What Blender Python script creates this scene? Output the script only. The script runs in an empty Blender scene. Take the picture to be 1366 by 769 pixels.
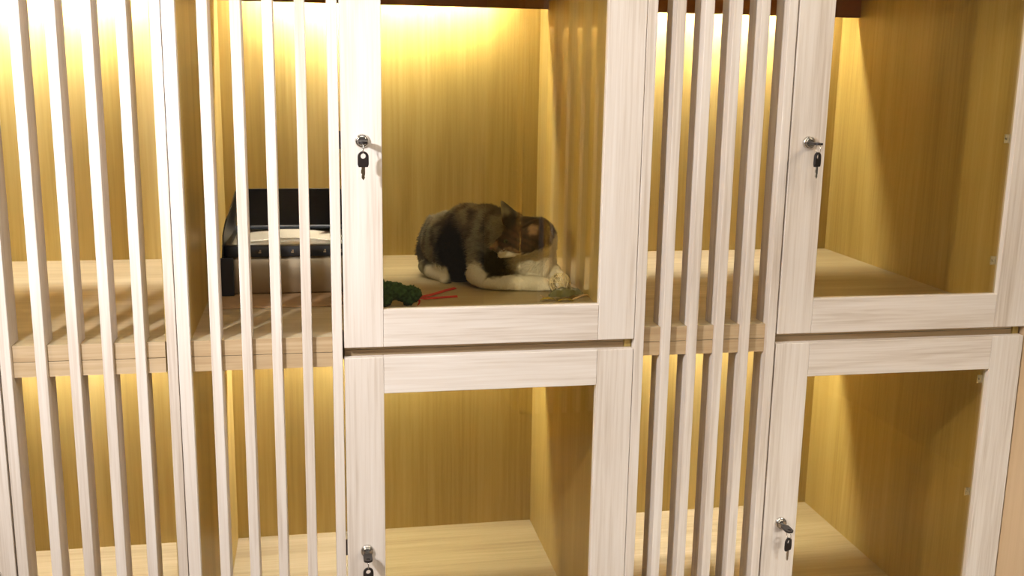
import bpy, bmesh, math, random
from mathutils import Vector, Matrix, noise
from mathutils.bvhtree import BVHTree
random.seed(7)
C = bpy.context.scene.collection
SC = bpy.context.scene

# ------------------------------------------------------------------ materials
def new_mat(name):
    m = bpy.data.materials.new(name); m.use_nodes = True
    nt = m.node_tree
    return m, nt, nt.nodes['Principled BSDF']

def plain(name, col, rough=.5, metal=0.0, noise_amt=.06, scale=60, bump=0.0, spec=.5):
    m, nt, b = new_mat(name)
    tc = nt.nodes.new('ShaderNodeTexCoord')
    n = nt.nodes.new('ShaderNodeTexNoise'); n.inputs['Scale'].default_value = scale; n.inputs['Detail'].default_value = 4
    nt.links.new(tc.outputs['Object'], n.inputs['Vector'])
    r = nt.nodes.new('ShaderNodeValToRGB')
    lo = tuple(max(0, c * (1 - noise_amt)) for c in col) + (1,)
    hi = tuple(min(1, c * (1 + noise_amt)) for c in col) + (1,)
    r.color_ramp.elements[0].position = .3; r.color_ramp.elements[0].color = lo
    r.color_ramp.elements[1].position = .7; r.color_ramp.elements[1].color = hi
    nt.links.new(n.outputs['Fac'], r.inputs['Fac'])
    nt.links.new(r.outputs['Color'], b.inputs['Base Color'])
    b.inputs['Roughness'].default_value = rough; b.inputs['Metallic'].default_value = metal
    b.inputs['Specular IOR Level'].default_value = spec
    if bump:
        bp = nt.nodes.new('ShaderNodeBump'); bp.inputs['Strength'].default_value = bump; bp.inputs['Distance'].default_value = .004
        nt.links.new(n.outputs['Fac'], bp.inputs['Height']); nt.links.new(bp.outputs['Normal'], b.inputs['Normal'])
    return m

def wood(name, dark, mid, light, axis, rough=.5, band=9.0, fibre=120.0, fibre_amt=.42, warp=.5):
    """laminate wood; grain runs along axis (0 x, 1 y, 2 z); each object gets its own offset"""
    m, nt, b = new_mat(name)
    N = nt.nodes.new; L = nt.links.new
    tc = N('ShaderNodeTexCoord'); oi = N('ShaderNodeObjectInfo')
    mul = N('ShaderNodeMath'); mul.operation = 'MULTIPLY'; mul.inputs[1].default_value = 17.3
    L(oi.outputs['Random'], mul.inputs[0])
    add = N('ShaderNodeVectorMath'); add.operation = 'ADD'
    L(tc.outputs['Object'], add.inputs[0]); L(mul.outputs[0], add.inputs[1])
    def stretched(across, along, detail, dist):
        mp = N('ShaderNodeMapping'); s = [across] * 3; s[axis] = along
        mp.inputs['Scale'].default_value = s
        L(add.outputs[0], mp.inputs['Vector'])
        n = N('ShaderNodeTexNoise'); n.inputs['Scale'].default_value = 1; n.inputs['Detail'].default_value = detail
        n.inputs['Distortion'].default_value = dist; n.inputs['Roughness'].default_value = .6
        L(mp.outputs[0], n.inputs['Vector']); return n
    n1 = stretched(band, band * .07, 3, warp)
    n2 = stretched(fibre, fibre * .025, 3, .2)
    r = N('ShaderNodeValToRGB'); e = r.color_ramp.elements
    e[0].position = .33; e[0].color = dark + (1,)
    e[1].position = .66; e[1].color = light + (1,)
    k = e.new(.5); k.color = mid + (1,)
    mixf = N('ShaderNodeMix'); mixf.data_type = 'FLOAT'; mixf.inputs[0].default_value = fibre_amt
    L(n1.outputs['Fac'], mixf.inputs[2]); L(n2.outputs['Fac'], mixf.inputs[3])
    L(mixf.outputs[0], r.inputs['Fac']); L(r.outputs['Color'], b.inputs['Base Color'])
    b.inputs['Roughness'].default_value = rough
    b.inputs['Specular IOR Level'].default_value = .35
    bp = N('ShaderNodeBump'); bp.inputs['Strength'].default_value = .08; bp.inputs['Distance'].default_value = .001
    L(n2.outputs['Fac'], bp.inputs['Height']); L(bp.outputs['Normal'], b.inputs['Normal'])
    return m

ASH = ((.56, .475, .39), (.735, .67, .60), (.81, .76, .705))
OAK = ((.355, .245, .068), (.465, .335, .103), (.56, .42, .155))
FLR = ((.35, .27, .16), (.445, .36, .22), (.53, .44, .29))
M = {}
M['ash_v'] = wood('ash_vertical', *ASH, 2, band=14, fibre=170)
M['ash_h'] = wood('ash_horizontal', *ASH, 0, band=22, fibre=190, warp=.9)
M['oak_v'] = wood('oak_vertical', *OAK, 2, band=6, fibre=110, rough=.42, fibre_amt=.34, warp=.9)
M['oak_edge'] = wood('oak_edge_band', (.40, .275, .15), (.49, .36, .21), (.57, .44, .28), 0, band=30, fibre=200)
M['oak_h'] = wood('oak_shelf', *FLR, 0, band=14, fibre=110, rough=.45)
M['oak_plain'] = wood('oak_light_panel', (.56, .40, .24), (.62, .45, .28), (.67, .50, .32), 2, band=5, fibre=80)
M['dark_wood'] = plain('dark_brown_board', (.34, .145, .06), .6)
M['chrome'] = plain('chrome', (.72, .70, .66), .18, 1.0, .02)
M['dark_metal'] = plain('dark_metal', (.10, .07, .06), .4, .7)
M['black_plastic'] = plain('black_plastic', (.018, .014, .014), .35)
M['black_box'] = plain('black_box_plastic', (.018, .020, .026), .42, 0, .1)
M['steel'] = plain('brushed_steel', (.44, .365, .25), .42, .6, .04, 30)
M['grain'] = plain('pale_grains', (.85, .80, .66), .9, 0, .12, 400, .5)
M['green'] = plain('dark_green_yarn', (.040, .085, .028), .95, 0, .45, 140, .6, .1)
M['red'] = plain('red_ribbon', (.58, .015, .02), .6)
M['rattan'] = plain('pale_rattan', (.78, .66, .42), .7, 0, .12, 90)
M['leaf_green'] = plain('olive_leaf', (.12, .12, .035), .6, 0, .35, 50, .3)
M['leaf_yellow'] = plain('yellow_leaf', (.45, .34, .06), .6, 0, .3, 50)
M['twig'] = plain('tan_twig', (.50, .34, .17), .8, 0, .25, 90)
M['mat_brown'] = plain('brown_mat', (.46, .30, .16), .8, 0, .06, 50)
M['room_floor'] = wood('room_floor', (.22, .16, .10), (.28, .2, .13), (.33, .25, .17), 0, band=4)
M['eye'] = plain('cat_eye_green', (.055, .065, .025), .08, 0, .2, 200)
M['pupil'] = plain('cat_pupil', (.004, .004, .004), .05)
M['nose'] = plain('cat_nose_pink', (.24, .10, .08), .5)
M['pink'] = plain('cat_inner_ear', (.42, .24, .15), .7, 0, .25, 200)
M['whisker'] = plain('whisker_white', (.85, .82, .75), .4)

def glow(name, col, s):
    m = bpy.data.materials.new(name); m.use_nodes = True; nt = m.node_tree; nt.nodes.clear()
    e = nt.nodes.new('ShaderNodeEmission'); o = nt.nodes.new('ShaderNodeOutputMaterial')
    e.inputs[0].default_value = col + (1,); e.inputs[1].default_value = s
    nt.links.new(e.outputs[0], o.inputs[0]); return m
LED_COL = (1.0, .97, .90)
M['led'] = glow('warm_led', LED_COL, 400)
M['led_low'] = glow('warm_led_lower', LED_COL, 440)
M['led_far'] = glow('warm_led_bright', LED_COL, 3200)

def glass():
    m = bpy.data.materials.new('tinted_glass'); m.use_nodes = True; nt = m.node_tree; nt.nodes.clear()
    N = nt.nodes.new; L = nt.links.new
    t = N('ShaderNodeBsdfTransparent'); t.inputs[0].default_value = (.895, .87, .76, 1)
    g = N('ShaderNodeBsdfGlossy'); g.inputs['Roughness'].default_value = 0
    g.inputs[0].default_value = (1, 1, 1, 1)
    geo = N('ShaderNodeNewGeometry'); mi = N('ShaderNodeMix'); mi.data_type = 'FLOAT'
    mi.inputs[2].default_value = 1.5; mi.inputs[3].default_value = 1 / 1.5
    L(geo.outputs['Backfacing'], mi.inputs[0])
    f = N('ShaderNodeFresnel'); L(mi.outputs[0], f.inputs['IOR'])
    x = N('ShaderNodeMixShader'); o = N('ShaderNodeOutputMaterial')
    L(f.outputs[0], x.inputs[0]); L(t.outputs[0], x.inputs[1]); L(g.outputs[0], x.inputs[2]); L(x.outputs[0], o.inputs[0])
    return m
M['glass'] = glass()

def fur_mat():
    m, nt, b = new_mat('cat_fur')
    a = nt.nodes.new('ShaderNodeAttribute'); a.attribute_name = 'coat'
    nt.links.new(a.outputs['Color'], b.inputs['Base Color'])
    b.inputs['Roughness'].default_value = .85; b.inputs['Specular IOR Level'].default_value = .15
    return m
M['fur'] = fur_mat()

# ------------------------------------------------------------------ mesh helpers
def box(bm, x0, x1, y0, y1, z0, z1, mi=0):
    vs = [bm.verts.new((x, y, z)) for x in (x0, x1) for y in (y0, y1) for z in (z0, z1)]
    for f in ((0, 1, 3, 2), (4, 6, 7, 5), (0, 4, 5, 1), (2, 3, 7, 6), (0, 2, 6, 4), (1, 5, 7, 3)):
        fc = bm.faces.new([vs[i] for i in f]); fc.material_index = mi

def tube(bm, pts, rad, seg=10, cap=True, mi=0):
    pts = [Vector(p) for p in pts]
    if not hasattr(rad, '__len__'): rad = [rad] * len(pts)
    rings = []; prev = None
    for i, p in enumerate(pts):
        d = (pts[min(i + 1, len(pts) - 1)] - pts[max(i - 1, 0)]).normalized()
        if prev is None:
            up = Vector((0, 0, 1)) if abs(d.z) < .9 else Vector((1, 0, 0))
            a = d.cross(up).normalized()
        else:
            a = (prev - d * prev.dot(d)).normalized()
        prev = a; b = d.cross(a)
        rings.append([bm.verts.new(p + (a * math.cos(t) + b * math.sin(t)) * rad[i]) for t in [2 * math.pi * k / seg for k in range(seg)]])
    for r0, r1 in zip(rings, rings[1:]):
        for k in range(seg):
            f = bm.faces.new((r0[k], r0[(k + 1) % seg], r1[(k + 1) % seg], r1[k])); f.smooth = True; f.material_index = mi
    if cap:
        bm.faces.new(list(reversed(rings[0]))).material_index = mi
        bm.faces.new(rings[-1]).material_index = mi

def torus(bm, c, axis, R, r, seg=24, s2=8):
    q = Vector(axis).to_track_quat('Z', 'Y'); c = Vector(c); rings = []
    for i in range(seg):
        a = 2 * math.pi * i / seg; d = Vector((math.cos(a), math.sin(a), 0))
        rings.append([bm.verts.new(c + q @ (d * (R + r * math.cos(t)) + Vector((0, 0, r * math.sin(t))))) for t in [2 * math.pi * k / s2 for k in range(s2)]])
    for i in range(seg):
        r0, r1 = rings[i], rings[(i + 1) % seg]
        for k in range(s2):
            bm.faces.new((r0[k], r1[k], r1[(k + 1) % s2], r0[(k + 1) % s2])).smooth = True

def ellipsoid(bm, c, r, rot=None, sub=3):
    mat = Matrix.Translation(c)
    if rot is not None: mat = mat @ rot.to_4x4()
    mat = mat @ Matrix.Diagonal((r[0], r[1], r[2], 1))
    bmesh.ops.create_icosphere(bm, subdivisions=sub, radius=1, matrix=mat)

def prism(bm, poly, axis, a0, a1, fn=None):
    """extrude a polygon of (u,v) along axis: 0 -> (u,v)=(y,z); 1 -> (x,z); 2 -> (x,y)"""
    def P(u, v, a):
        return {0: (a, u, v), 1: (u, a, v), 2: (u, v, a)}[axis]
    A = [bm.verts.new(P(u, v, a0)) for u, v in poly]; B = [bm.verts.new(P(u, v, a1)) for u, v in poly]
    n = len(poly)
    bm.faces.new(A); bm.faces.new(list(reversed(B)))
    for i in range(n): bm.faces.new((A[i], B[i], B[(i + 1) % n], A[(i + 1) % n]))

def obj(name, bm, mats, parent=None, bevel=0.0, smooth=False):
    bmesh.ops.recalc_face_normals(bm, faces=bm.faces)
    me = bpy.data.meshes.new(name); bm.to_mesh(me); bm.free()
    for m in (mats if isinstance(mats, (list, tuple)) else [mats]): me.materials.append(m)
    if smooth:
        for p in me.polygons: p.use_smooth = True
    o = bpy.data.objects.new(name, me); C.objects.link(o)
    if parent: o.parent = parent
    if bevel:
        b = o.modifiers.new('bevel', 'BEVEL'); b.width = bevel; b.segments = 2; b.limit_method = 'ANGLE'; b.angle_limit = .7
    return o

def tag(o, label, cat, group=None):
    o['label'] = label; o['category'] = cat
    if group: o['group'] = group
    return o

def thing(name, label, cat, loc=(0, 0, 0), group=None):
    o = bpy.data.objects.new(name, None); C.objects.link(o); o.location = loc; o.empty_display_size = .05
    return tag(o, label, cat, group)

def B(*boxes):
    bm = bmesh.new()
    for b in boxes: box(bm, *b)
    return bm

# ------------------------------------------------------------------ cabinet modules
D = .96                      # inner depth
Z_LOW, Z_TOP = -.848, .80    # lower floor, upper ceiling
SH0, SHM, SH1 = -.042, -.011, .022
DOOR_T = .02

def door(cab, x0, z0, x1, z1, ox, lock_x, lock_z, clips):
    """framed door, glass pane, lock; coordinates given in the room and moved to the cabinet's own"""
    st, rl = .0808, .0790
    bm = bmesh.new(); g = .0004
    box(bm, x0 - ox, x0 + st - g - ox, 0, DOOR_T, z0, z1, 0)
    box(bm, x1 - st + g - ox, x1 - ox, 0, DOOR_T, z0, z1, 0)
    box(bm, x0 + st - ox, x1 - st - ox, 0, DOOR_T, z0, z0 + rl, 1)
    box(bm, x0 + st - ox, x1 - st - ox, 0, DOOR_T, z1 - rl, z1, 1)
    d = obj('door', bm, [M['ash_v'], M['ash_h']], cab, .0012)
    obj('glass_pane', B((x0 + st - ox + .0005, x1 - st - ox - .0005, .0125, .0165, z0 + rl + .0005, z1 - rl - .0005)), M['glass'], d)
    bm = bmesh.new(); lx = lock_x - ox
    tube(bm, [(lx, .0, lock_z), (lx, -.004, lock_z), (lx, -.0062, lock_z)], [.0138, .0138, .0115], 28)
    tube(bm, [(lx, -.0062, lock_z), (lx, -.0085, lock_z), (lx, -.0095, lock_z)], [.0098, .0098, .0085], 24)
    torus(bm, (lx, -.0063, lock_z), (0, 1, 0), .0115, .0012)
    obj('lock_cylinder', bm, M['chrome'], d)
    s = 1 if lock_x < (x0 + x1) / 2 else -1
    ex = (x0 if s > 0 else x1) - ox
    obj('lock_bolt', B((ex - s * .0035, ex + s * .03, .0205, .0245, lock_z - .018, lock_z + .018)), M['dark_metal'], d)
    for cz in clips:
        bm = bmesh.new(); cx = (x1 - st if s > 0 else x0 + st) - ox
        box(bm, cx - s * .012, cx + s * .012, .0205, .0235, cz - .010, cz + .010)
        tube(bm, [(cx - s * .005, .0235, cz), (cx - s * .005, .0255, cz)], .004, 12)
        tube(bm, [(cx - s * .005, .0205, cz), (cx - s * .005, .0175, cz)], .0035, 12)
        obj('glass_clip', bm, M['chrome'], d, .0006)
    return d

def cabinet(label, X0, X1, post, slats, doorx, lock_left, inner_l, inner_r, led, clips=()):
    """X0..X1 outer; post = (x0,x1) edge strip on the slatted side"""
    cab = thing('cat_cabinet', label, 'cabinet', ((X0 + X1) / 2, 0, -.93), 'built-in cat cabinets')
    ox = (X0 + X1) / 2; oz = -.93
    def P(name, boxes, mat, bev=0.0):
        bm = bmesh.new()
        for b in boxes: box(bm, b[0] - ox, b[1] - ox, b[2], b[3], b[4] - oz, b[5] - oz)
        return obj(name, bm, mat, cab, bev)
    flip = post[0] > doorx[0]
    lp = (X0, inner_l); rp = (inner_r, X1)
    for (a, b) in (lp, rp):
        P('side_panel', [(a + .0004, b, .0205, D + .02, -.86, .86)], M['oak_v'])
    P('back_panel', [(inner_l, inner_r, D, D + .018, -.86, .86)], M['oak_v'])
    P('floor_panel', [(inner_l, inner_r, .0215, D, Z_LOW - .03, Z_LOW)], M['oak_h'])
    P('plinth', [(inner_l, inner_r, .03, .05, -.93, Z_LOW - .03)], M['ash_h'])
    P('top_panel', [(inner_l, inner_r, .0215, D, Z_TOP, Z_TOP + .025)], M['oak_h'])
    # shelf: upper and lower board, notched round the slats
    sl = sorted(slats)
    for nm, z0, z1 in (('shelf_board', SHM + .0006, SH1), ('shelf_underboard', SH0, SHM - .0006)):
        bx = [(inner_l, inner_r, .0662, D, z0, z1)]
        # teeth between slats
        lo, hi = (inner_l, sl[-1][1]) if not flip else (sl[0][0], inner_r)
        edges = [lo] if not flip else []
        cuts = [e for s in sl for e in s]
        seq = ([inner_l] + cuts) if not flip else (cuts + [inner_r])
        if not flip:
            pairs = [(seq[0], seq[1])] + [(seq[i], seq[i + 1]) for i in range(2, len(seq) - 1, 2)]
            dx = (doorx[0] + .001, inner_r)
        else:
            pairs = [(seq[i], seq[i + 1]) for i in range(1, len(seq), 2)]
            dx = (inner_l, doorx[1] - .001)
        for a, b in pairs: bx.append((a + .0003, b - .0003, .0125, .0662, z0, z1))
        bx.append((dx[0], dx[1], .0255, .0662, z0, z1))
        so = P(nm, bx, [M['oak_h'], M['oak_edge']])
        for p in so.data.polygons:
            if p.normal.y < -.9: p.material_index = 1     # front edge band
    P('post', [(post[0], post[1], 0, .02, -.88, .88)], M['ash_v'], .0012)
    for a, b in sl: P('slat', [(a, b, 0, .065, -.88, .88)], M['ash_v'], .0015)
    # valances hiding the light strips
    for zb, zt, lm in ((.7355, Z_TOP, 'led'), (-.112, SH0, 'led_low')):
        P('valance', [(inner_l, inner_r, .853, .868, zb, zt)], M['dark_wood'])
        P('light_strip', [(led[0], led[1], .886, .896, zt - .010, zt - .002)], M[lm])
    lx = doorx[0] + .041 if lock_left else doorx[1] - .041
    for z0, z1, lz in ((0, .88, .424), (-.88, -.022, -.452)):
        d = door(cab, doorx[0], z0 - oz, doorx[1], z1 - oz, ox, lx, lz - oz,
                 [c - oz for c in clips if (c > 0) == (z0 == 0)])
    return cab

XB0, XB1, XC1 = -.329, .62, 1.569
rel = [(-.2648, -.2448), (-.2042, -.1842), (-.1448, -.1248), (-.0845, -.0645), (-.0235, -.0035)]
cabB = cabinet('pale slatted cat cabinet with a cat behind its upper glass door', XB0 + .0005, XB1 - .0005,
               (XB0 + .0005, -.3040), rel, (0, .6195), True, -.3045, .604, (-.19, .47))
relC = [(.6835, .7030), (.7440, .7640), (.8058, .8258), (.8662, .8862), (.9277, .9477)]
cabC = cabinet('pale slatted cat cabinet with empty compartments behind both glass doors', XB1 + .0005, XC1 - .0005,
               (XB1 + .0008, .6425), relC, (.9514, 1.5692), True, .643, 1.5535, (.72, 1.42), (.433, .154, -.131, -.414))
relA = [(-.6610, -.6410), (-.5967, -.5767), (-.5346, -.5146), (-.4722, -.4522), (-.4103, -.3903)]
cabA = cabinet('pale slatted cat cabinet cut off by the photo edge, beside the litter box compartment', -1.278, XB0 - .0005,
               (-.3495, XB0 - .0010), relA, (-1.277, -.6648), False, -1.262, -.354, (-1.15, -.44))

# wall beside the last cabinet and the room floor
def structure(name, bm, mat):
    o = obj(name, bm, mat); o['kind'] = 'structure'; return o
structure('wall_right', B((1.574, 1.80, .004, 1.0, -.93, 1.0)), M['oak_plain'])
structure('floor', B((-2.2, 2.4, -3.4, 1.2, -.98, -.9305)), M['room_floor'])

# ------------------------------------------------------------------ the cabinet across the aisle (seen mirrored in the glass)
opp = thing('cat_cabinet', 'lit slatted cabinet across the aisle, mirrored in the glass beside the cat', 'cabinet', (1.05, -2.2, -.93))
def OP(name, boxes, mat, bev=0.0):
    return obj(name, B(*[(b[0] - 1.05, b[1] - 1.05, b[2] + 2.2, b[3] + 2.2, b[4] + .93, b[5] + .93) for b in boxes]), mat, opp, bev)
for a in [.890 + .0618 * k for k in range(13)]: OP('slat', [(a, a + .022, -2.265, -2.2, -.93, 1.0)], M['ash_v'])
OP('post', [(.82, .889, -2.24, -2.2, -.93, 1.0)], M['oak_v'])
for a in (.80, 1.70): OP('side_panel', [(a, a + .02, -3.10, -2.27, -.93, 1.0)], M['oak_v'])
OP('back_panel', [(.82, 1.70, -3.10, -3.08, -.93, 1.0)], M['oak_v'])
OP('shelf_board', [(.82, 1.70, -3.08, -2.266, -.44, -.385)], M['oak_h'])
OP('top_panel', [(.82, 1.70, -3.08, -2.266, .90, .93)], M['oak_h'])
for z0, z1 in ((.777, .90),):
    OP('valance', [(.82, 1.70, -3.01, -2.99, z0, z1)], M['dark_wood'])
    OP('light_strip', [(.95, 1.62, -3.068, -3.060, z0 + .012, z0 + .020)], M['led_far'])

# ------------------------------------------------------------------ keys
def key_plate(L, w, t):
    """outline of a key head with a round far end, in (u along, v across)"""
    pts = [(0, -w / 2), (L - w / 2, -w / 2)]
    pts += [(L - w / 2 + math.sin(a) * w / 2, -math.cos(a) * w / 2) for a in [math.pi * k / 10 for k in range(1, 10)]]
    pts += [(L - w / 2, w / 2), (0, w / 2)]
    return pts
def ring_plate(bm, outline, hole_c, hole_r, place, t):
    """plate with a hole, built as two shells of an outer loop and a hole loop; place(u,v,n) -> xyz"""
    n = 32; hc = Vector(hole_c)
    outer = []
    for k in range(n):
        a = 2 * math.pi * k / n; d = Vector((math.cos(a), math.sin(a))); best = None
        for i in range(len(outline)):
            p, q = Vector(outline[i]), Vector(outline[(i + 1) % len(outline)]); e = q - p
            den = d.x * e.y - d.y * e.x
            if abs(den) < 1e-12: continue
            w = p - hc; s = (w.x * e.y - w.y * e.x) / den; u = (w.x * d.y - w.y * d.x) / den
            if s > 0 and -1e-6 <= u <= 1 + 1e-6 and (best is None or s > best): best = s
        outer.append(hc + d * best)
    inner = [hc + Vector((math.cos(2 * math.pi * k / n), math.sin(2 * math.pi * k / n))) * hole_r for k in range(n)]
    V = {}
    for nm, loop in (('o', outer), ('i', inner)):
        for h in (-t / 2, t / 2): V[nm, h] = [bm.verts.new(place(p.x, p.y, h)) for p in loop]
    for k in range(n):
        j = (k + 1) % n
        for h in (-t / 2, t / 2): bm.faces.new((V['o', h][k], V['o', h][j], V['i', h][j], V['i', h][k]))
        for nm in 'oi': bm.faces.new((V[nm, -t / 2][k], V[nm, -t / 2][j], V[nm, t / 2][j], V[nm, t / 2][k]))

def key_set(label, x, z, turn, sway=0.0):
    t = thing('key_pair', label, 'keys', (x, 0, z), 'key pairs hanging from the door locks')
    # key turned in the lock: short blade and flat head standing out of the door
    bm = bmesh.new()
    ring_plate(bm, key_plate(.036, .019, .004), (.0270, 0), .0042, lambda u, v, h: (v, -.0190 - u, h), .0046)
    k = obj('inserted_key', bm, M['black_plastic'], t, .0005)
    obj('blade', B((-.004, .004, -.0192, -.0097, -.001, .001)), M['chrome'], k)
    bm = bmesh.new(); c = Vector((0, -.0460, -.0105)); torus(bm, c, (1, 0, .0), .0105, .0008, 28, 8)
    obj('split_ring', bm, M['chrome'], t)
    ct, st_ = math.cos(turn), math.sin(turn)
    def hang(u, v, h):
        # u runs downwards from the ring; v across; h thickness
        return (v * ct - h * st_ + sway * u, -.0460 + v * st_ + h * ct, -.0480 + u)
    bm = bmesh.new()
    ring_plate(bm, key_plate(.031, .0215, .004), (.0215, 0), .0050, hang, .0046)
    s = obj('hanging_key', bm, M['black_plastic'], t, .0005)
    bm = bmesh.new()
    prof = [(-.0035, 0), (-.0035, -.004), (-.0045, -.006), (-.0045, -.012), (-.0025, -.0135), (-.0035, -.0165), (-.0035, -.021), (0, -.0255), (.003, -.021), (.0025, -.017), (.0035, -.0145), (.0035, 0)]
    A = [bm.verts.new(hang(b, a, -.001)) for a, b in prof]; Bv = [bm.verts.new(hang(b, a, .001)) for a, b in prof]
    bm.faces.new(A); bm.faces.new(list(reversed(Bv)))
    for i in range(len(prof)): bm.faces.new((A[i], Bv[i], Bv[(i + 1) % len(prof)], A[(i + 1) % len(prof)]))
    obj('blade', bm, M['chrome'], s)
    return t
key_set("black capped keys in the lock of the cat's glass door", .041, .424, .1)
key_set("black capped keys in the lock of the door below the cat's", .041, -.452, .1)
key_set('black capped keys in the upper lock of the end door beside the plain panel', .9925, .424, .52)
key_set('black capped keys in the lower lock of the end door beside the plain panel', .9925, -.452, .5)

# ------------------------------------------------------------------ litter box
FL = SH1
tag(obj('mat', B((-.292, .08, .292, .78, FL + .0004, FL + .004)), M['mat_brown'], None, .001), 'flat brown mat lying under the litter box', 'mat')
LB = FL + .004
lit = thing('litter_box', 'black and steel cat litter box standing behind the slats', 'litter box', (-.115, .585, LB))
def LO(name, bm, mat, bev=0.0, parent=None, smooth=False):
    bmesh.ops.translate(bm, verts=bm.verts, vec=(.115, -.585, -LB)); return obj(name, bm, mat, parent or lit, bev, smooth)
LX0, LX1, LY0, LY1 = -.268, .038, .42, .75
def rrect(x0, x1, y0, y1, r, n=6):
    pts = []
    for cx, cy, a0 in ((x1 - r, y1 - r, 0), (x0 + r, y1 - r, 90), (x0 + r, y0 + r, 180), (x1 - r, y0 + r, 270)):
        for k in range(n + 1):
            a = math.radians(a0 + 90 * k / n); pts.append((cx + r * math.cos(a), cy + r * math.sin(a)))
    return pts
def loft(bm, loops, cap0=True, cap1=False):
    V = [[bm.verts.new(p) for p in lp] for lp in loops]
    for a, b in zip(V, V[1:]):
        for k in range(len(a)):
            bm.faces.new((a[k], a[(k + 1) % len(a)], b[(k + 1) % len(a)], b[k])).smooth = True
    if cap0: bm.faces.new(list(reversed(V[0])))
    if cap1: bm.faces.new(V[-1])
bm = bmesh.new()
def lp(ins, z, r): return [(x, y, z) for x, y in rrect(LX0 + ins, LX1 - ins, LY0 + ins, LY1 - ins, r)]
loft(bm, [lp(.012, LB + .001, .02), lp(.006, LB + .006, .024), lp(.002, LB + .118, .028), lp(.006, LB + .118, .026), lp(.010, LB + .012, .022)], True, True)
LO('steel_pan', bm, M['steel'])
# rim: low black lip all round
bm = bmesh.new()
loft(bm, [lp(-.004, LB + .094, .03), lp(-.006, LB + .118, .032), lp(-.002, LB + .121, .03), lp(.012, LB + .121, .026), lp(.014, LB + .112, .026)], False, False)
rim = LO('rim', bm, M['black_box'])
for k in range(7):
    x = -.225 + k * .038; w = .006 + .004 * ((k * 3) % 3)
    bm = B((x, x + w, LY0 + .0035 - .012, LY0 + .004 - .0085, LB + .103, LB + .1065), (x + .002, x + .004 + w * .3, LY0 - .0085, LY0 - .0045, LB + .1075, LB + .1105))
    bmesh.ops.translate(bm, verts=bm.verts, vec=(.0, .0015, 0))
    LO('embossed_mark', bm, M['steel'], 0, rim)
# guard: tall black hood on sides and back
def side_guard(xo, xi, lean, name):
    prof = [(LY0 - .004, LB + .0), (LY0 - .006, LB + .148), (LY0 + .004, LB + .172), (LY0 + .018, LB + .184), (.49, LB + .190), (.53, LB + .198), (.63, LB + .228), (.70, LB + .228), (.758, LB + .225), (.758, LB)]
    bm = bmesh.new()
    A = [bm.verts.new((xo + lean * max(0, z - LB - .11), y, z)) for y, z in prof]
    Bv = [bm.verts.new((xi + lean * max(0, z - LB - .11), y, z)) for y, z in prof]
    bm.faces.new(A); bm.faces.new(list(reversed(Bv)))
    for i in range(len(prof)): bm.faces.new((A[i], Bv[i], Bv[(i + 1) % len(prof)], A[(i + 1) % len(prof)]))
    return LO(name, bm, M['black_box'], .002)
side_guard(LX0 - .010, LX0 - .0065, .22, 'side_guard'); side_guard(LX1 + .010, LX1 + .0065, -.22, 'side_guard')
bm = bmesh.new()
prism(bm, [(LX0 - .008 + .026, LB + .132), (LX0 + .018, LB + .2225), (LX0 + .026, LB + .2285), (LX1 - .026, LB + .2285), (LX1 - .018, LB + .2225), (LX1 - .018, LB + .132)], 1, .672, .678)
LO('rear_guard', bm, M['black_box'], .002)
bm = bmesh.new(); box(bm, LX0 + .02, LX1 - .02, .7515, .7565, LB + .0, LB + .135)
LO('back_wall', bm, M['steel'], .001)
for a, b in ((LX0 - .008, LX0 + .022), (LX1 - .022, LX1 + .008)):
    LO('front_flange', B((a, b, LY0 - .007, LY0 - .001, LB, LB + .093)), M['black_box'], .002)
# litter: a heaped grainy surface
bm = bmesh.new(); nx, ny = 60, 50; grid = []
for j in range(ny + 1):
    row = []
    for i in range(nx + 1):
        u, v = i / nx, j / ny
        a, b = 2 * u - 1, 2 * v - 1
        x = (LX0 + LX1) / 2 + a * math.sqrt(1 - .12 * b * b) * (LX1 - LX0 - .030) / 2; y = (LY0 + LY1) / 2 + b * math.sqrt(1 - .12 * a * a) * (LY1 - LY0 - .030) / 2
        h = .082 + .022 * math.sin(math.pi * u) ** .7 * math.sin(math.pi * v) ** .7 + .0022 * noise.noise((x * 260, y * 260, 0)) + .003 * noise.noise((x * 30, y * 30, 2))
        row.append(bm.verts.new((x, y, LB + h)))
    grid.append(row)
for j in range(ny):
    for i in range(nx): bm.faces.new((grid[j][i], grid[j][i + 1], grid[j + 1][i + 1], grid[j + 1][i])).smooth = True
# skirt down to the pan floor so the heap is solid
border = [grid[0][i] for i in range(nx + 1)] + [grid[j][nx] for j in range(1, ny + 1)] + [grid[ny][i] for i in range(nx - 1, -1, -1)] + [grid[j][0] for j in range(ny - 1, 0, -1)]
low = [bm.verts.new((v.co.x, v.co.y, LB + .016)) for v in border]
for i in range(len(border)): bm.faces.new((border[i], low[i], low[(i + 1) % len(low)], border[(i + 1) % len(low)]))
bm.faces.new(low)
g = tag(obj('cat_litter', bm, M['grain']), 'pale grainy cat litter heaped in the black and steel box', 'litter'); g['kind'] = 'stuff'

# ------------------------------------------------------------------ cat
def capsule(bm, a, b, ra, rb, n=7):
    a, b = Vector(a), Vector(b)
    for k in range(n + 1):
        t = k / n; p = a.lerp(b, t); r = ra + (rb - ra) * t
        bmesh.ops.create_icosphere(bm, subdivisions=2, radius=r, matrix=Matrix.Translation(p))
    tube(bm, [a, b], [ra, rb], 14)

def chain(bm, pts):
    for (p, r), (q, s) in zip(pts, pts[1:]): capsule(bm, p, q, r, s)

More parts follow.
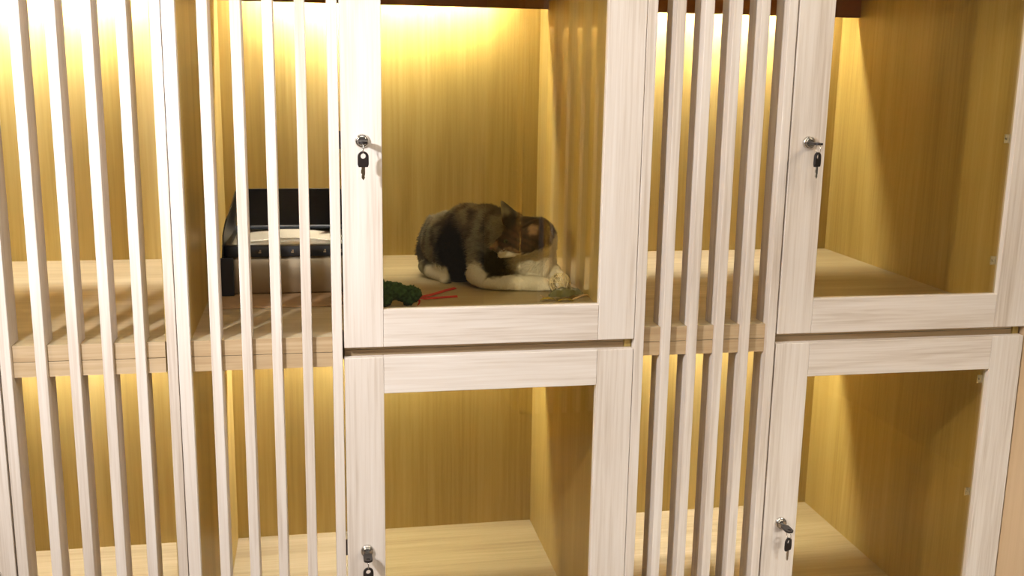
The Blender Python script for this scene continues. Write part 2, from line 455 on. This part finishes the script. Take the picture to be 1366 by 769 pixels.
HEAD = (-.0066, -.034, .0055)
def build_cat():
    bm = bmesh.new(); V = Vector
    az = math.radians(-43)                                      # body axis: rump far, chest near
    Rz = Matrix.Rotation(az, 3, 'Z')
    ellipsoid(bm, (.303, .640, .112), (.080, .074, .084), Rz)   # rump
    ellipsoid(bm, (.345, .598, .128), (.085, .076, .093), Rz)
    ellipsoid(bm, (.385, .558, .132), (.085, .076, .092), Rz)   # ribcage
    ellipsoid(bm, (.433, .520, .126), (.078, .072, .086), Rz)   # shoulders
    ellipsoid(bm, (.488, .478, .096), (.066, .062, .074), Rz)   # chest
    ellipsoid(bm, (.500, .466, .140), (.053, .050, .062), Rz)   # neck ruff
    ellipsoid(bm, (.350, .580, .070), (.090, .066, .048), Rz)   # belly
    # near thigh, hock and foot
    ellipsoid(bm, (.300, .590, .078), (.050, .040, .068), Matrix.Rotation(.25, 3, 'Y'))
    ellipsoid(bm, (.316, .560, .046), (.036, .030, .034))
    chain(bm, [((.232, .640, .048), .018), ((.248, .600, .036), .015), ((.268, .566, .031), .014), ((.277, .550, .0285), .013)])
    for dx, dy in ((-.010, -.008), (-.002, -.013), (.006, -.011)):
        capsule(bm, (.277 + dx, .552 + dy, .0265), (.279 + dx * 1.2, .541 + dy, .0255), .0068, .0062, 2)
    # tail folded along the rump to the floor
    chain(bm, [((.262, .690, .160), .020), ((.240, .694, .118), .018), ((.232, .690, .078), .017), ((.238, .676, .044), .016), ((.262, .655, .036), .014)])
    # forelegs: elbow on the floor, forearm lying towards the ball
    ellipsoid(bm, (.372, .500, .078), (.044, .038, .058), Matrix.Rotation(-.35, 3, 'Y'))
    chain(bm, [((.346, .478, .054), .027), ((.362, .452, .044), .022), ((.398, .432, .040), .0185), ((.440, .420, .044), .0205), ((.475, .415, .042), .0195), ((.505, .411, .040), .0185)])
    for dx, dy, r in ((.010, -.011, .0085), (.016, -.003, .009), (.016, .006, .009), (.010, .013, .0085)):
        capsule(bm, (.503 + dx * .5, .411 + dy, .036), (.508 + dx, .411 + dy * 1.05, .0325), r + .001, r, 3)
    capsule(bm, (.494, .400, .030), (.500, .397, .030), .005, .005, 2)      # dew claw pad
    chain(bm, [((.520, .470, .080), .026), ((.545, .450, .062), .019), ((.556, .436, .046), .017)])
    for dx in (-.010, 0, .010):
        capsule(bm, (.557 + dx * .7, .430, .042), (.559 + dx, .420, .036), .0085, .008, 2)
    # head turned back over the shoulder: nose points to -x, a little down and towards the room
    HO = V(HEAD)
    def HE(c, r, rot=None): ellipsoid(bm, V(c) + HO, r, rot)
    def HC(pts): chain(bm, [(V(p) + HO, r) for p, r in pts])
    HE((.4640, .432, .1640), (.0490, .0460, .0445))              # skull
    HE((.4930, .448, .1590), (.0430, .0460, .0430))              # nape
    HE((.4380, .428, .1550), (.0370, .0370, .0330))              # brow and face
    HE((.4500, .408, .1420), (.0360, .0270, .0260))              # near cheek
    HE((.4060, .421, .1410), (.0230, .0200, .0190))              # muzzle
    HE((.3940, .420, .1350), (.0170, .0165, .0125))
    HE((.3980, .408, .1300), (.0150, .0110, .0110))              # near whisker pad
    HE((.3955, .430, .1300), (.0150, .0110, .0110))
    HC([((.4240, .424, .1640), .0165), ((.3980, .421, .1455), .0105), ((.3800, .420, .1335), .0066)])   # bridge of the nose
    HC([((.4300, .420, .1220), .0130), ((.4000, .419, .1155), .0088)])     # lower jaw
    # ears: hollowed leaves
    def ear(base_a, base_b, tip, back, thick):
        a, b, t, bk = V(base_a) + HO, V(base_b) + HO, V(tip) + HO, V(back)
        n = 15
        for i in range(n):
            f = i / (n - 1); w = (1 - f ** 1.35)
            mid = (a + b) / 2 * (1 - f) + t * f
            half = (b - a) / 2 * w
            for s in range(-6, 7):
                q = s / 6
                p = mid + half * q + bk * (1 - q * q) * w
                bmesh.ops.create_icosphere(bm, subdivisions=1, radius=thick * (1.05 - .3 * f), matrix=Matrix.Translation(p))
    ear((.4115, .436, .1885), (.4520, .452, .2020), (.4060, .452, .2440), (.010, .012, .004), .0052)
    ear((.4440, .392, .1880), (.4880, .402, .1600), (.4900, .384, .2120), (.002, .018, -.006), .0044)
    me = bpy.data.meshes.new('cat_raw'); bm.to_mesh(me); bm.free()
    tmp = bpy.data.objects.new('cat_raw', me); C.objects.link(tmp)
    r = tmp.modifiers.new('r', 'REMESH'); r.mode = 'VOXEL'; r.voxel_size = .0030
    s = tmp.modifiers.new('s', 'SMOOTH'); s.factor = .5; s.iterations = 6
    dg = bpy.context.evaluated_depsgraph_get()
    out = bpy.data.meshes.new_from_object(tmp.evaluated_get(dg))
    bpy.data.objects.remove(tmp); bpy.data.meshes.remove(me)
    return out

def sm(a, b, x):
    t = max(0, min(1, (x - a) / (b - a))); return t * t * (3 - 2 * t)
def blob(p, c, r, soft=.25):
    d = math.sqrt(sum(((p[i] - c[i]) / r[i]) ** 2 for i in range(3))); return 1 - sm(1 - soft, 1 + soft, d)
def lerp3(a, b, t): return tuple(a[i] + (b[i] - a[i]) * t for i in range(3))
BLACK = (.013, .009, .008); GREY = (.29, .265, .185); DARKG = (.075, .062, .044); BROWN = (.062, .026, .014)
WHITE = (.86, .80, .69); TAN = (.34, .20, .11)
def coat(p):
    n = noise.noise(Vector(p) * 38); n2 = noise.noise(Vector(p) * 110); w = p + Vector((n, noise.noise(p * 40 + Vector((5, 0, 0))), n2)) * .006
    # tabby flank: mottled grey and dark
    s = .5 + .5 * math.sin((w.x * .7 - w.y * .7) * 130 + 4 * noise.noise(p * 22))
    c = lerp3(GREY, DARKG, sm(.35, .9, s * .55 + .45 * (.5 + .5 * noise.noise(p * 60))))
    c = lerp3(c, lerp3(GREY, BROWN, .3), .35 * sm(-.2, .5, n))
    # dark back ridge and rump
    c = lerp3(c, DARKG, .8 * blob(w, (.43, .56, .215), (.06, .08, .03)))
    c = lerp3(c, BLACK, blob(w, (.296, .575, .105), (.043, .090, .090), .3))
    c = lerp3(c, BLACK, blob(w, (.325, .545, .050), (.040, .045, .050), .3))
    c = lerp3(c, DARKG, .8 * blob(w, (.238, .70, .11), (.030, .05, .09)))
    # head of brown tabby
    wb = w; w = w - Vector(HEAD)
    head = blob(w, (.454, .412, .168), (.084, .068, .056), .15)
    hs = .5 + .5 * math.sin(w.z * 330 + w.x * 160)
    hc = lerp3(BROWN, BLACK, .25 + .6 * sm(.45, .9, hs))
    hc = lerp3(hc, BLACK, .85 * blob(w, (.452, .435, .215), (.060, .05, .042), .4))
    c = lerp3(c, hc, head)
    c = lerp3(c, BROWN, .8 * blob(w, (.520, .45, .168), (.038, .05, .042), .3))
    w = wb
    # white: chest, forelegs, chin, belly edge, feet
    wh = max(blob(w, (.497, .432, .085), (.066, .075, .062), .18), blob(w, (.535, .45, .125), (.036, .06, .036), .2),
             blob(w, (.445, .412, .030), (.115, .060, .036), .12), blob(w, (.345, .468, .048), (.032, .045, .040), .2),
             blob(w, (.402, .372, .1215), (.036, .045, .0100), .25), blob(w, (.256, .575, .034), (.036, .060, .032), .2),
             blob(w, (.452, .372, .113), (.036, .040, .0150), .3), blob(w, (.55, .44, .05), (.04, .05, .04), .2))
    c = lerp3(c, WHITE, wh)
    # black patch between the white foreleg and the white chest
    c = lerp3(c, BLACK, blob(w, (.392, .480, .084), (.034, .075, .040), .2))
    w = wb - Vector(HEAD)
    # muzzle line and paler eye ring
    c = lerp3(c, TAN, .75 * blob(w, (.382, .412, .141), (.008, .020, .013), .4))
    c = lerp3(c, TAN, .55 * blob(w, (.420, .395, .131), (.024, .02, .005), .4))
    # ear insides
    c = lerp3(c, TAN, .9 * blob(w, (.476, .396, .182), (.014, .016, .015), .3))
    return c
cat_me = build_cat(); cat_me.name = 'cat'
ORI = Vector((.40, .52, FL))
for p in cat_me.polygons: p.use_smooth = True
cols = []
for v in cat_me.vertices:
    if v.co.z < FL + .0008: v.co.z = FL + .0008
at = cat_me.color_attributes.new('coat', 'FLOAT_COLOR', 'POINT')
for i, v in enumerate(cat_me.vertices): at.data[i].color = coat(v.co.copy()) + (1,)
cat_me.materials.clear(); cat_me.materials.append(M['fur'])
bvh = BVHTree.FromPolygons([v.co.copy() for v in cat_me.vertices], [tuple(p.vertices) for p in cat_me.polygons])
# short fur
random.seed(11)
areas = []; tot = 0
for p in cat_me.polygons: tot += p.area; areas.append(tot)
import bisect
verts, faces, fcol = [], [], []
NF = 42000
for _ in range(NF):
    p = cat_me.polygons[bisect.bisect(areas, random.random() * tot)]
    vs = [cat_me.vertices[i].co for i in p.vertices]
    w = [random.random() + .02 for _ in vs]; sw = sum(w)
    q = sum((v * (k / sw) for v, k in zip(vs, w)), Vector())
    if q.z < FL + .006: continue
    n = p.normal
    face = blob(q, (.42, .39, .165), (.065, .07, .09), .1)
    flow = Vector((-.7, .62, -.25)) if face < .5 else Vector((.8, -.1, -.1))
    if q.z < .07: flow = Vector((.3, -.1, -.9))
    t = flow - n * flow.dot(n)
    if t.length < 1e-4: continue
    t = (t.normalized() + Vector([random.uniform(-.35, .35) for _ in range(3)])).normalized()
    L = random.uniform(.007, .012) * (1 - .62 * face)
    if blob(q, (.43, .41, .222), (.08, .08, .035), .05) > .5 or q.z < .06: L *= .5
    if blob(q, (.404, .37, .156), (.012, .035, .010), .05) > .5: continue
    side = n.cross(t).normalized() * random.uniform(.00035, .0006)
    a = q - n * .0005; b = q + t * L * .55 + n * L * .28; e = q + t * L + n * L * .30
    c = coat(q); k = random.uniform(.75, 1.3); c = tuple(min(.9, x * k) for x in c)
    i0 = len(verts); verts += [a - side, a + side, b + side * .7, b - side * .7, e]
    faces += [(i0, i0 + 1, i0 + 2, i0 + 3), (i0 + 3, i0 + 2, i0 + 4)]; fcol += [c] * 5
for v in cat_me.vertices: v.co -= ORI
cat = bpy.data.objects.new('cat', cat_me); C.objects.link(cat); cat.location = ORI
tag(cat, 'crouching tabby and white cat looking back over its shoulder', 'cat')
fm = bpy.data.meshes.new('fur'); fm.from_pydata([v - ORI for v in verts], [], faces)
fa = fm.color_attributes.new('coat', 'FLOAT_COLOR', 'POINT')
for i, c in enumerate(fcol): fa.data[i].color = c + (1,)
fm.materials.append(M['fur']); fur = bpy.data.objects.new('fur', fm); C.objects.link(fur); fur.parent = cat; fur['kind'] = 'stuff'
# eyes, nose, mouth line, whiskers
def on_cat(x, z, y0=.25):
    hit = bvh.ray_cast(Vector((x, y0, z)), Vector((0, 1, 0)))
    return hit[0], hit[1]
ep, en = on_cat(.4045, .1565)
bm = bmesh.new(); ellipsoid(bm, ep - ORI + Vector((0, .0035, 0)), (.0075, .0062, .0058)); eye = obj('eye', bm, M['eye'], cat, 0, True)
bm = bmesh.new(); ellipsoid(bm, ep - ORI + Vector((-.0010, -.0016, .0004)), (.0028, .0022, .0040)); obj('pupil', bm, M['pupil'], eye, 0, True)
bm = bmesh.new(); ellipsoid(bm, Vector((.3745, .419, .1330)) + Vector(HEAD) - ORI, (.0034, .0050, .0032)); obj('nose', bm, M['nose'], cat, 0, True)
for k in range(4):
    bm = bmesh.new(); s = Vector((.388 + .003 * k, .367, .135 + .002 * (k % 2)))
    pts = [s + Vector((-.006 * u - .012 * u * u * (.5 - k / 4), -.030 * u, (-.006 + .006 * k) * u - .008 * u * u)) for u in (0, .35, .7, 1)]
    tube(bm, [p - ORI for p in pts], [.0004, .0003, .0002, .0001], 5); obj('whisker', bm, M['whisker'], cat)

# ------------------------------------------------------------------ toys on the shelf
# woven rattan ball
BR = .0262; bc = Vector((.5400, .3660, FL + BR + .0022))
bm = bmesh.new(); random.seed(3)
for k in range(17):
    ax = Vector([random.gauss(0, 1) for _ in range(3)]).normalized(); off = random.uniform(-.35, .35) * BR
    R = math.sqrt(BR * BR - off * off); q = ax.to_track_quat('Z', 'Y')
    pts = [q @ Vector((R * math.cos(a), R * math.sin(a), off)) for a in [2 * math.pi * i / 30 for i in range(31)]]
    tube(bm, [p * (1 - .05 * random.random() * 0 - .03 * (k % 3)) for p in pts], .0013, 6)
bmesh.ops.translate(bm, verts=bm.verts, vec=(0, 0, .0))
rb = tag(obj('rattan_ball', bm, M['rattan']), 'small pale woven rattan ball touching the cat\'s paw', 'ball'); rb.location = bc

# leafy toy lying in front of the ball
lf = thing('leaf_toy', 'olive green leaf toy lying in front of the rattan ball', 'leaf toy', (.535, .300, FL + .0015))
def leaf(name, base, tip, width, arch, mat, curl=.3, tilt=0.0):
    bm = bmesh.new(); base, tip = Vector(base), Vector(tip); d = tip - base; side = Vector((-d.y, d.x, 0)).normalized()
    side = side * math.cos(tilt) + Vector((0, 0, math.sin(tilt)))
    n = 12; rows = []
    for i in range(n + 1):
        f = i / n; w = width * math.sin(math.pi * min(1, f * .96 + .03)) ** .8
        p = base + d * f + Vector((0, 0, arch * math.sin(math.pi * f)))
        rows.append([p + side * w * q + Vector((0, 0, abs(q) * w * curl + .0012 * math.sin(f * 21 + q * 4))) for q in (-1, -.5, 0, .5, 1)])
    for h in (0, -.0009):
        V = [[bm.verts.new(p + Vector((0, 0, h))) for p in r] for r in rows]
        for i in range(n):
            for j in range(4): bm.faces.new((V[i][j], V[i][j + 1], V[i + 1][j + 1], V[i + 1][j])).smooth = True
        if h == 0: top = V
        else:
            for i in range(n):
                for j in (0, 4): bm.faces.new((top[i][j], top[i + 1][j], V[i + 1][j], V[i][j]))
    return obj(name, bm, mat, lf)
leaf('leaf', (-.040, -.006, .013), (.034, .004, .015), .0125, .004, M['leaf_green'], .1, 1.0)
leaf('leaf', (-.006, .016, .014), (.052, .014, .012), .0115, .003, M['leaf_green'], .15, .8)
leaf('leaf', (-.062, -.012, .003), (-.022, -.018, .003), .008, .004, M['leaf_yellow'])
leaf('leaf', (-.020, -.020, .002), (.018, -.020, .002), .006, .003, M['leaf_yellow'])
bm = bmesh.new(); tube(bm, [(.018, -.014, .003), (.045, -.010, .012), (.056, -.008, .012), (.062, -.006, .006)], [.0018, .002, .0018, .001], 8)
obj('stem', bm, M['twig'], lf); bm = bmesh.new(); tube(bm, [(-.058, .004, .012), (-.045, -.004, .006), (-.025, -.010, .003)], [.001, .0014, .0014], 8)
obj('stem', bm, M['twig'], lf)

# green knitted toy with red ribbons, its tail end behind the door stile
ty = thing('knitted_toy', 'dark green knitted toy with red ribbon tongue lying near the glass', 'toy', (.12, .285, FL))
def knit(pts, amp=.0022, rings=9):
    """a tube with a knitted, puckered skin; pts = (x,y,z,r)"""
    bm = bmesh.new(); P = []; Rr = []
    N = len(pts) - 1; steps = N * rings
    for s in range(steps + 1):
        f = s / rings; i = min(int(f), N - 1); t = f - i
        a, b = pts[i], pts[i + 1]
        p0 = pts[max(i - 1, 0)]; p3 = pts[min(i + 2, N)]
        def cr(k): return .5 * (2 * a[k] + (b[k] - p0[k]) * t + (2 * p0[k] - 5 * a[k] + 4 * b[k] - p3[k]) * t * t + (3 * a[k] - p0[k] - 3 * b[k] + p3[k]) * t ** 3)
        P.append((cr(0), cr(1), cr(2))); Rr.append(max(.002, cr(3) + amp * (.6 * math.sin(s * 2.1) + .4)))
    tube(bm, P, Rr, 20)
    for v in bm.verts:
        n = noise.noise(v.co * 160); v.co += Vector((n, noise.noise(v.co * 160 + Vector((9, 0, 0))), noise.noise(v.co * 160 + Vector((0, 9, 0))))) * .003
        if v.co.z < .0012: v.co.z = .0012
    return bm
body = obj('body', knit([(-.100, .012, .022, .010), (-.075, .010, .026, .017), (-.045, .004, .032, .021), (-.015, 0, .036, .022), (.012, -.001, .034, .020), (.030, -.001, .026, .018)]), M['green'], ty, 0, True)
obj('head', knit([(.028, 0, .030, .016), (.042, -.002, .027, .0205), (.055, -.004, .022, .018), (.0625, -.005, .017, .008)]), M['green'], ty, 0, True)
for nm, pts in (('leg', [(-.012, -.016, .026, .014), (-.016, -.022, .014, .012), (-.014, -.026, .008, .0085)]), ('leg', [(.034, -.012, .020, .012), (.036, -.018, .010, .011), (.036, -.020, .007, .008)]),
                ('leg', [(-.010, .018, .026, .013), (-.012, .024, .014, .011), (-.010, .027, .008, .008)]), ('neck_tuft', [(-.028, .004, .050, .012), (-.031, .006, .064, .009), (-.034, .008, .078, .005)])):
    obj(nm, knit(pts, .0015, 6), M['green'], ty, 0, True)
def ribbon(pts, w, name='ribbon'):
    bm = bmesh.new(); prev = None; P = [Vector(p) for p in pts]
    L = []
    for i, p in enumerate(P):
        d = (P[min(i + 1, len(P) - 1)] - P[max(i - 1, 0)]).normalized(); s = Vector((-d.y, d.x, .35)).normalized() * w / 2
        nn = d.cross(s).normalized() * .0006
        L.append([bm.verts.new(p + s + nn), bm.verts.new(p - s + nn), bm.verts.new(p - s - nn), bm.verts.new(p + s - nn)])
    for a, b in zip(L, L[1:]):
        for k in range(4): bm.faces.new((a[k], a[(k + 1) % 4], b[(k + 1) % 4], b[k]))
    bm.faces.new(L[0]); bm.faces.new(list(reversed(L[-1])))
    obj(name, bm, M['red'], ty)
ribbon([(.058, .002, .020), (.078, .050, .010), (.105, .095, .0045), (.140, .140, .0035), (.171, .172, .003)], .008)
ribbon([(.058, .0, .018), (.075, .030, .009), (.100, .055, .004), (.130, .068, .003), (.163, .074, .003)], .008)
ribbon([(.058, -.004, .017), (.063, -.007, .011), (.061, -.010, .006), (.058, -.012, .003)], .006)
bm = bmesh.new()
for k in range(9):
    a = -.9 + k * .22
    tube(bm, [(-.104, .012, .020), (-.118 - .004 * math.cos(k), .012 + .010 * math.sin(a), .018 + .006 * math.sin(k * 2)), (-.138 - .006 * math.sin(k * 1.7), .010 + .030 * math.sin(a), .003 + .022 * abs(math.cos(k * 1.3)))], [.003, .0024, .0012], 6)
obj('tassel', bm, M['twig'], ty)

# ------------------------------------------------------------------ light
def area(name, loc, target, sx, sy, energy, col, shape='RECTANGLE'):
    l = bpy.data.lights.new(name, 'AREA'); l.shape = shape; l.size = sx; l.size_y = sy; l.energy = energy; l.color = col
    o = bpy.data.objects.new(name, l); C.objects.link(o); o.location = loc
    o.rotation_euler = (Vector(target) - Vector(loc)).to_track_quat('-Z', 'Y').to_euler(); return o
area('hand_lamp', (-.76, -.97, .80), (.25, 0, .1), .075, .075, 23, (.985, .965, 1))
area('ceiling_or_fill_lamp', (.2, -1.6, 2.2), (.3, 0, .0), 1.6, .8, 24, (1, .94, .87))
area('ceiling_or_fill_lamp', (-1.9, -1.5, 1.9), (-.2, 0, .0), .6, .6, 34, (1, .80, .56))  # added warm side fill for the left-facing slat sides, no known fixture
area('ceiling_or_fill_lamp', (2.3, -1.5, 1.9), (.4, 0, .0), .6, .6, 22, (1, .83, .62))  # unseen fill added opposite, lifts the right-facing slat sides
w = bpy.data.worlds.new('room'); SC.world = w; w.use_nodes = True
w.node_tree.nodes['Background'].inputs[0].default_value = (1, .85, .68, 1)
w.node_tree.nodes['Background'].inputs[1].default_value = .09

# ------------------------------------------------------------------ camera
cd = bpy.data.cameras.new('camera'); cam = bpy.data.objects.new('camera', cd); C.objects.link(cam)
cd.sensor_fit = 'HORIZONTAL'; cd.sensor_width = 36; cd.lens = 1391.4 * 36 / 1366; cd.clip_start = .02
yaw, pitch, roll = .1897, -.2058, .0168
fwd = Vector((math.sin(yaw) * math.cos(pitch), math.cos(yaw) * math.cos(pitch), math.sin(pitch)))
rt = Vector((math.cos(yaw), -math.sin(yaw), 0)); up = rt.cross(fwd)
r2 = rt * math.cos(roll) + up * math.sin(roll); u2 = -rt * math.sin(roll) + up * math.cos(roll)
cam.matrix_world = Matrix(((r2.x, u2.x, -fwd.x, -.0545), (r2.y, u2.y, -fwd.y, -2.1009), (r2.z, u2.z, -fwd.z, .5654), (0, 0, 0, 1)))
SC.camera = cam
SC.view_settings.view_transform = 'Standard'; SC.view_settings.look = 'None'
SC.view_settings.gamma = 1; SC.view_settings.exposure = 0; SC.view_settings.use_curve_mapping = False
